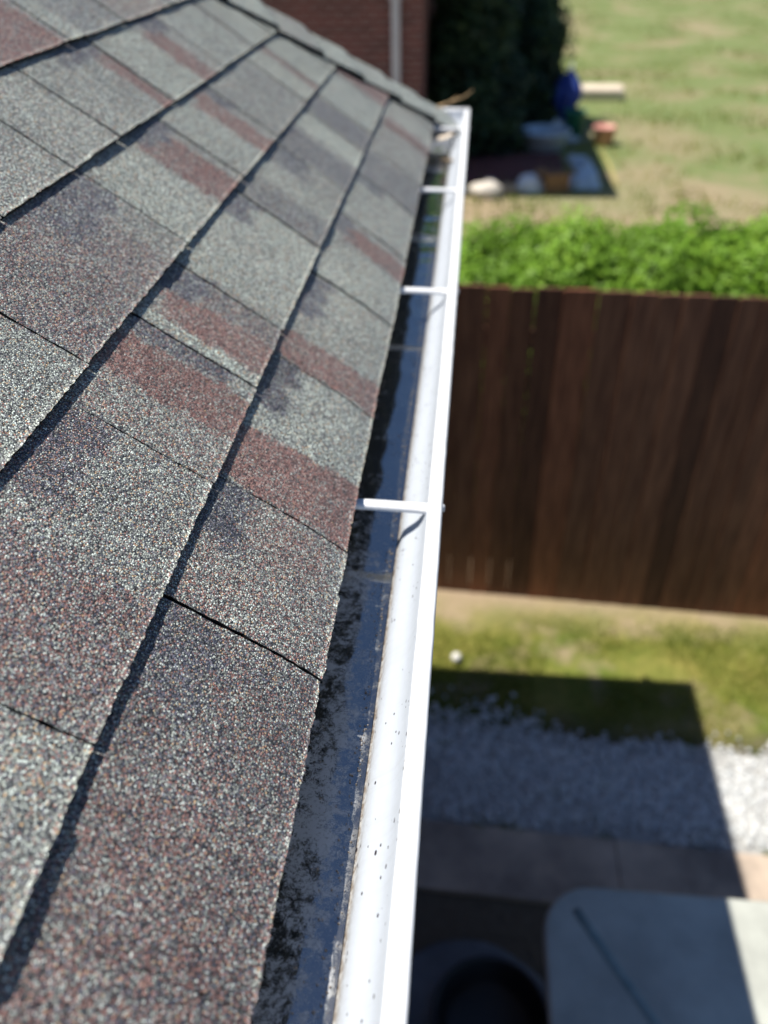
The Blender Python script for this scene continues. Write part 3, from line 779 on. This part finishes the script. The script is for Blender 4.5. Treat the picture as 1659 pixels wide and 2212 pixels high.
ft = thing('tall_tree', 'tall leafy tree far beyond the brick house, seen only mirrored in the wet gutter', 'tree', (-2, 40, 0))
crown('crown', [(-2, 40, 9.5, 4.2, 1.1), (-5, 41, 8, 3, 1), (1, 41, 8.4, 3, 1), (-2, 40, 13, 2.4, 1)], 9000, .4, M_LEAF1, ft, .6, .3)
mb = MB(); mb.tube([(-2, 40, 0), (-2.1, 40, 4), (-2, 40, 11)], [.4, .3, .1], 10); mb.build('trunk', M_BARK, ft)
# ------------------------------------------------------------------ the neighbouring house
nh = thing('brick_house', 'red brick house with a grey downspout beyond the yard, in shade', 'house', (-4, 17, 0))
cx_, cy_ = -.62, 11.3
mb = MB(); mb.box((cx_ - 4.0, cy_ + .1, 1.5), (8.0, .2, 3.0)); mb.box((cx_ - .1, cy_ + 6.2, 1.5), (.2, 12.0, 3.0)); mb.build('wall', M_BRICK, nh)
# deep porch roof whose eave throws the shadow over the yard
ex = 1.86 - 2.98 / TAN; ey = 10.62 - .03 * 2.98 / TAN * -1
mb = MB(); zt = 2.98
mb.box(((ex + -10) / 2, ey + 7.5, zt), (ex + 10, 15.0, .10))
mb.build('soffit', M_SOFFIT, nh)
mb = MB(); A = (ex, ey, zt + .056); B = (ex, ey + 15, zt + .056); Cc = (-10, ey + 15, zt + .056); D = (-10, ey, zt + .056); hh = 2.6
E_ = (ex - 3.6, ey + 3.6, zt + hh); F_ = (ex - 3.6, ey + 12, zt + hh); G_ = (-10 , ey + 3.6, zt + hh); K_ = (-10, ey + 12, zt + hh)
mb.quad([A, B, F_, E_]); mb.quad([A, E_, G_, D]); mb.quad([E_, F_, K_, G_]); mb.quad([B, Cc, K_, F_]); mb.build('roof', M_ROOF2, nh)
mb = MB()
mb.box((-.94, cy_ - .06, 1.45), (.095, .075, 2.75)); mb.box((-.94, cy_ - .13, .10), (.095, .22, .075), rx=.25)
mb.build('downspout', M_DOWN, nh, bevel=.008)
for z in (.9, 2.1):
    mb = MB(); mb.box((-.94, cy_ - .055, z), (.15, .082, .03)); mb.build('strap', M_DOWN, nh)

# ------------------------------------------------------------------ things lying in the neighbour's yard
mb = MB()
def mul(u, v): x_ = -.45 + 1.75 * u; y_ = 11.15 + 1.6 * v; return (x_ + .1 * noise.noise(Vector((v * 4, u * 3, 1))), y_ + .12 * noise.noise(Vector((u * 5, 0, v))), .02 + .05 * math.sin(math.pi * u) * math.sin(math.pi * v) + .02 * noise.noise(Vector((u * 20, v * 20, 1))))
mb.grid(mul, 30, 24)
tag(mb.build('mulch_bed', simple('red_mulch', (.10, .035, .035), (.20, .075, .065), 18, .95, .02)), kind='structure')
def at(x, y): return (x * .974, y * .974)
M_PALE = simple('pale_stone', (.62, .56, .46), (.80, .74, .64), 6, .8, .01)
lumpy('boulder', (*at(.25, 10.9), .06), (.20, .14, .14), M_PALE, 'cream boulder at the front of the red mulch, closest to the gutter', 'boulder', 'boulders edging the mulch')
lumpy('boulder', (*at(.81, 11.15), .06), (.19, .13, .15), simple('white_stone', (.66, .70, .74), (.82, .85, .88), 6, .8, .01), 'whitish boulder at the sunlit edge of the red mulch', 'boulder', 'boulders edging the mulch')
lumpy('boulder', (*at(.52, 11.05), .04), (.13, .1, .09), simple('tan_stone', (.40, .28, .17), (.5, .38, .25), 6, .8, .01), 'small tan boulder between the cream and the whitish one', 'boulder', 'boulders edging the mulch')
# upright blue tarpaulin bundle
bt = thing('blue_parasol', 'closed blue garden parasol standing at the edge of the shade', 'parasol', (*at(1.50, 14.7), 0))
X, Y = at(1.50, 14.7); t = MB()
def par(u, v):
    th = 2 * math.pi * u; z = .16 + .72 * v; r = (.05 + .17 * math.sin(math.pi * min(1, (1 - v) * 1.05 + .05)) ** .8) * (1 + .22 * math.cos(8 * th)) * (1 - .75 * v ** 3)
    return (X + r * math.cos(th) + .06 * v, Y + r * math.sin(th), z)
t.grid(par, 64, 20); t.build('canopy', simple('blue_cloth', (.02, .045, .26), (.04, .09, .38), 8, .6), bt)
t = MB(); t.tube([(X, Y, 0), (X + .07, Y, .95)], .02, 8); t.build('pole', M_WHITE, bt)
t = MB(); t.lathe([(0, 0), (.22, 0), (.22, .05), (.06, .09), (.03, .2), (0, .2)], (X, Y, 0), 24); t.build('base', M_DARKM, bt)
# pale plastic tub, crumpled sheets, box, bucket, board, bin
def tub(name, c, r, h, m, lab, cat, handle=None):
    o = thing(name, lab, cat, (c[0], c[1], 0)); t = MB()
    t.lathe([(0, .012), (r * .78, .012), (r * .97, h), (r * 1.05, h), (r * 1.06, h - .02), (r, h - .02), (r * .8, 0), (0, 0)], (c[0], c[1], 0), 32); t.build('body', m, o)
    if handle:
        t = MB(); t.tube([(c[0] + r * math.cos(a), c[1], h + r * .8 * math.sin(a)) for a in [math.pi * i / 12 for i in range(13)]], .008, 6); t.build('handle', M_DARKM, o)
    return o
M_PLAST = simple('pale_plastic', (.50, .62, .70), (.66, .76, .82), 4, .5)
tub('plastic_tub', at(1.12, 13.35), .36, .28, M_PLAST, 'wide pale plastic tub in the shade beside the red mulch', 'tub')
tub('bucket', at(2.06, 13.7), .17, .26, simple('salmon_plastic', (.60, .27, .21), (.68, .36, .29), 4, .5), 'salmon pink bucket in the sun just outside the shade', 'bucket', True)
tub('green_bin', at(1.62, 14.0), .16, .42, simple('green_plastic', (.02, .14, .10), (.03, .2, .14), 4, .5), 'small dark green bin between the blue parasol and the pale tub', 'bin')
def sheet(c, w, d, h, m, lab, seed, rz=0):
    t = MB(); Mr = Matrix.Rotation(rz, 3, 'Z')
    def fn(u, v):
        e = (4 * u * (1 - u) * 4 * v * (1 - v)) ** .4
        z = .01 + h * e * (.55 + .9 * abs(noise.noise(Vector((u * 3 + seed, v * 3, 0)))) + .2 * noise.noise(Vector((u * 9 + seed, v * 9, 2))))
        p = Mr @ Vector(((u - .5) * w * (1 + .15 * noise.noise(Vector((v * 4, seed, 0)))), (v - .5) * d * (1 + .2 * noise.noise(Vector((u * 4, seed, 3)))), z)); return (c[0] + p.x, c[1] + p.y, p.z)
    t.grid(fn, 30, 26); tag(t.build('tarp', m), lab, 'tarp', 'crumpled pale tarps in the shade')
sheet(at(1.50, 11.45), .48, .42, .16, M_PLAST, 'crumpled pale tarp nearest the tip of the shadow', 3)
sheet(at(1.60, 12.35), .26, .95, .14, M_PLAST, 'long narrow crumpled pale tarp running along the edge of the shade', 8, .12)
sheet(at(1.42, 14.05), .60, .45, .24, M_PLAST, 'heaped pale tarp at the foot of the blue parasol', 15)
bx = thing('cardboard_box', 'brown cardboard box between the whitish boulder and a crumpled tarp', 'box', (*at(1.14, 11.15), 0))
X, Y = at(1.14, 11.15); t = MB(); t.box((X, Y, .12), (.3, .22, .24), rz=.2); t.build('body', simple('cardboard', (.24, .13, .06), (.3, .17, .08), 9, .9), bx)
M_FLAP = simple('cardboard_flap', (.26, .15, .07), (.33, .2, .1), 9, .9)
for fx, fy, fr_ in ((-.2, 0, -.5), (.2, .04, .5)):
    t = MB(); t.box((X + fx, Y + fy, .25), (.12, .22, .006), rz=.2, ry=fr_); t.build('flap', M_FLAP, bx)
t = MB(); X, Y = at(2.40, 17.3); t.box((X, Y, .10), (.85, .55, .20), rz=-.03)
o = t.build('foam_slab', simple('cream_foam', (.66, .54, .42), (.76, .66, .52), 3, .9), bevel=.04); tag(o, 'thick cream slab lying alone on the sunny lawn beyond the blue parasol', 'slab')
t = MB(); t.tube([(*at(1.98, 13.2), .03), (*at(2.0, 12.3), .025), (*at(1.97, 11.4), .02)], .02, 8)
tag(t.build('garden_hose', mat('straw_yellow_hose', (.42, .36, .12), .7)), 'straight yellow hose length along the sunny edge of the shadow', 'hose')

# a pale ball on the lawn and the grit washed into the gutter
t = MB(); t.lathe([(.0005 + .024 * math.sin(math.pi * i / 12), .024 - .024 * math.cos(math.pi * i / 12)) for i in range(13)], (.045, 2.78, .012), 20)
tag(t.build('ball', mat('ball_white', (.85, .83, .76), .4)), 'small pale ball on the lawn close to the gutter, just outside the shade', 'ball')
mb = MB()
for i in range(1500):
    y = .12 + 2.5 * random.random() ** 1.2
    x = -.0665 - abs(random.gauss(0, .006)) if random.random() < .5 else random.uniform(-.14, -.068)
    if noise.noise(Vector((y * 9, x * 30, 4))) < -.02 and x < -.075: continue
    rock(mb, (x + gx(y), y, H - .5898), random.uniform(.0004, .0011))
tag(mb.build('loose_grit', simple('grit', (.10, .08, .07), (.34, .30, .27), 700, .9)), 'loose shingle grit washed along the bottom of the gutter', 'grit', kind='stuff')
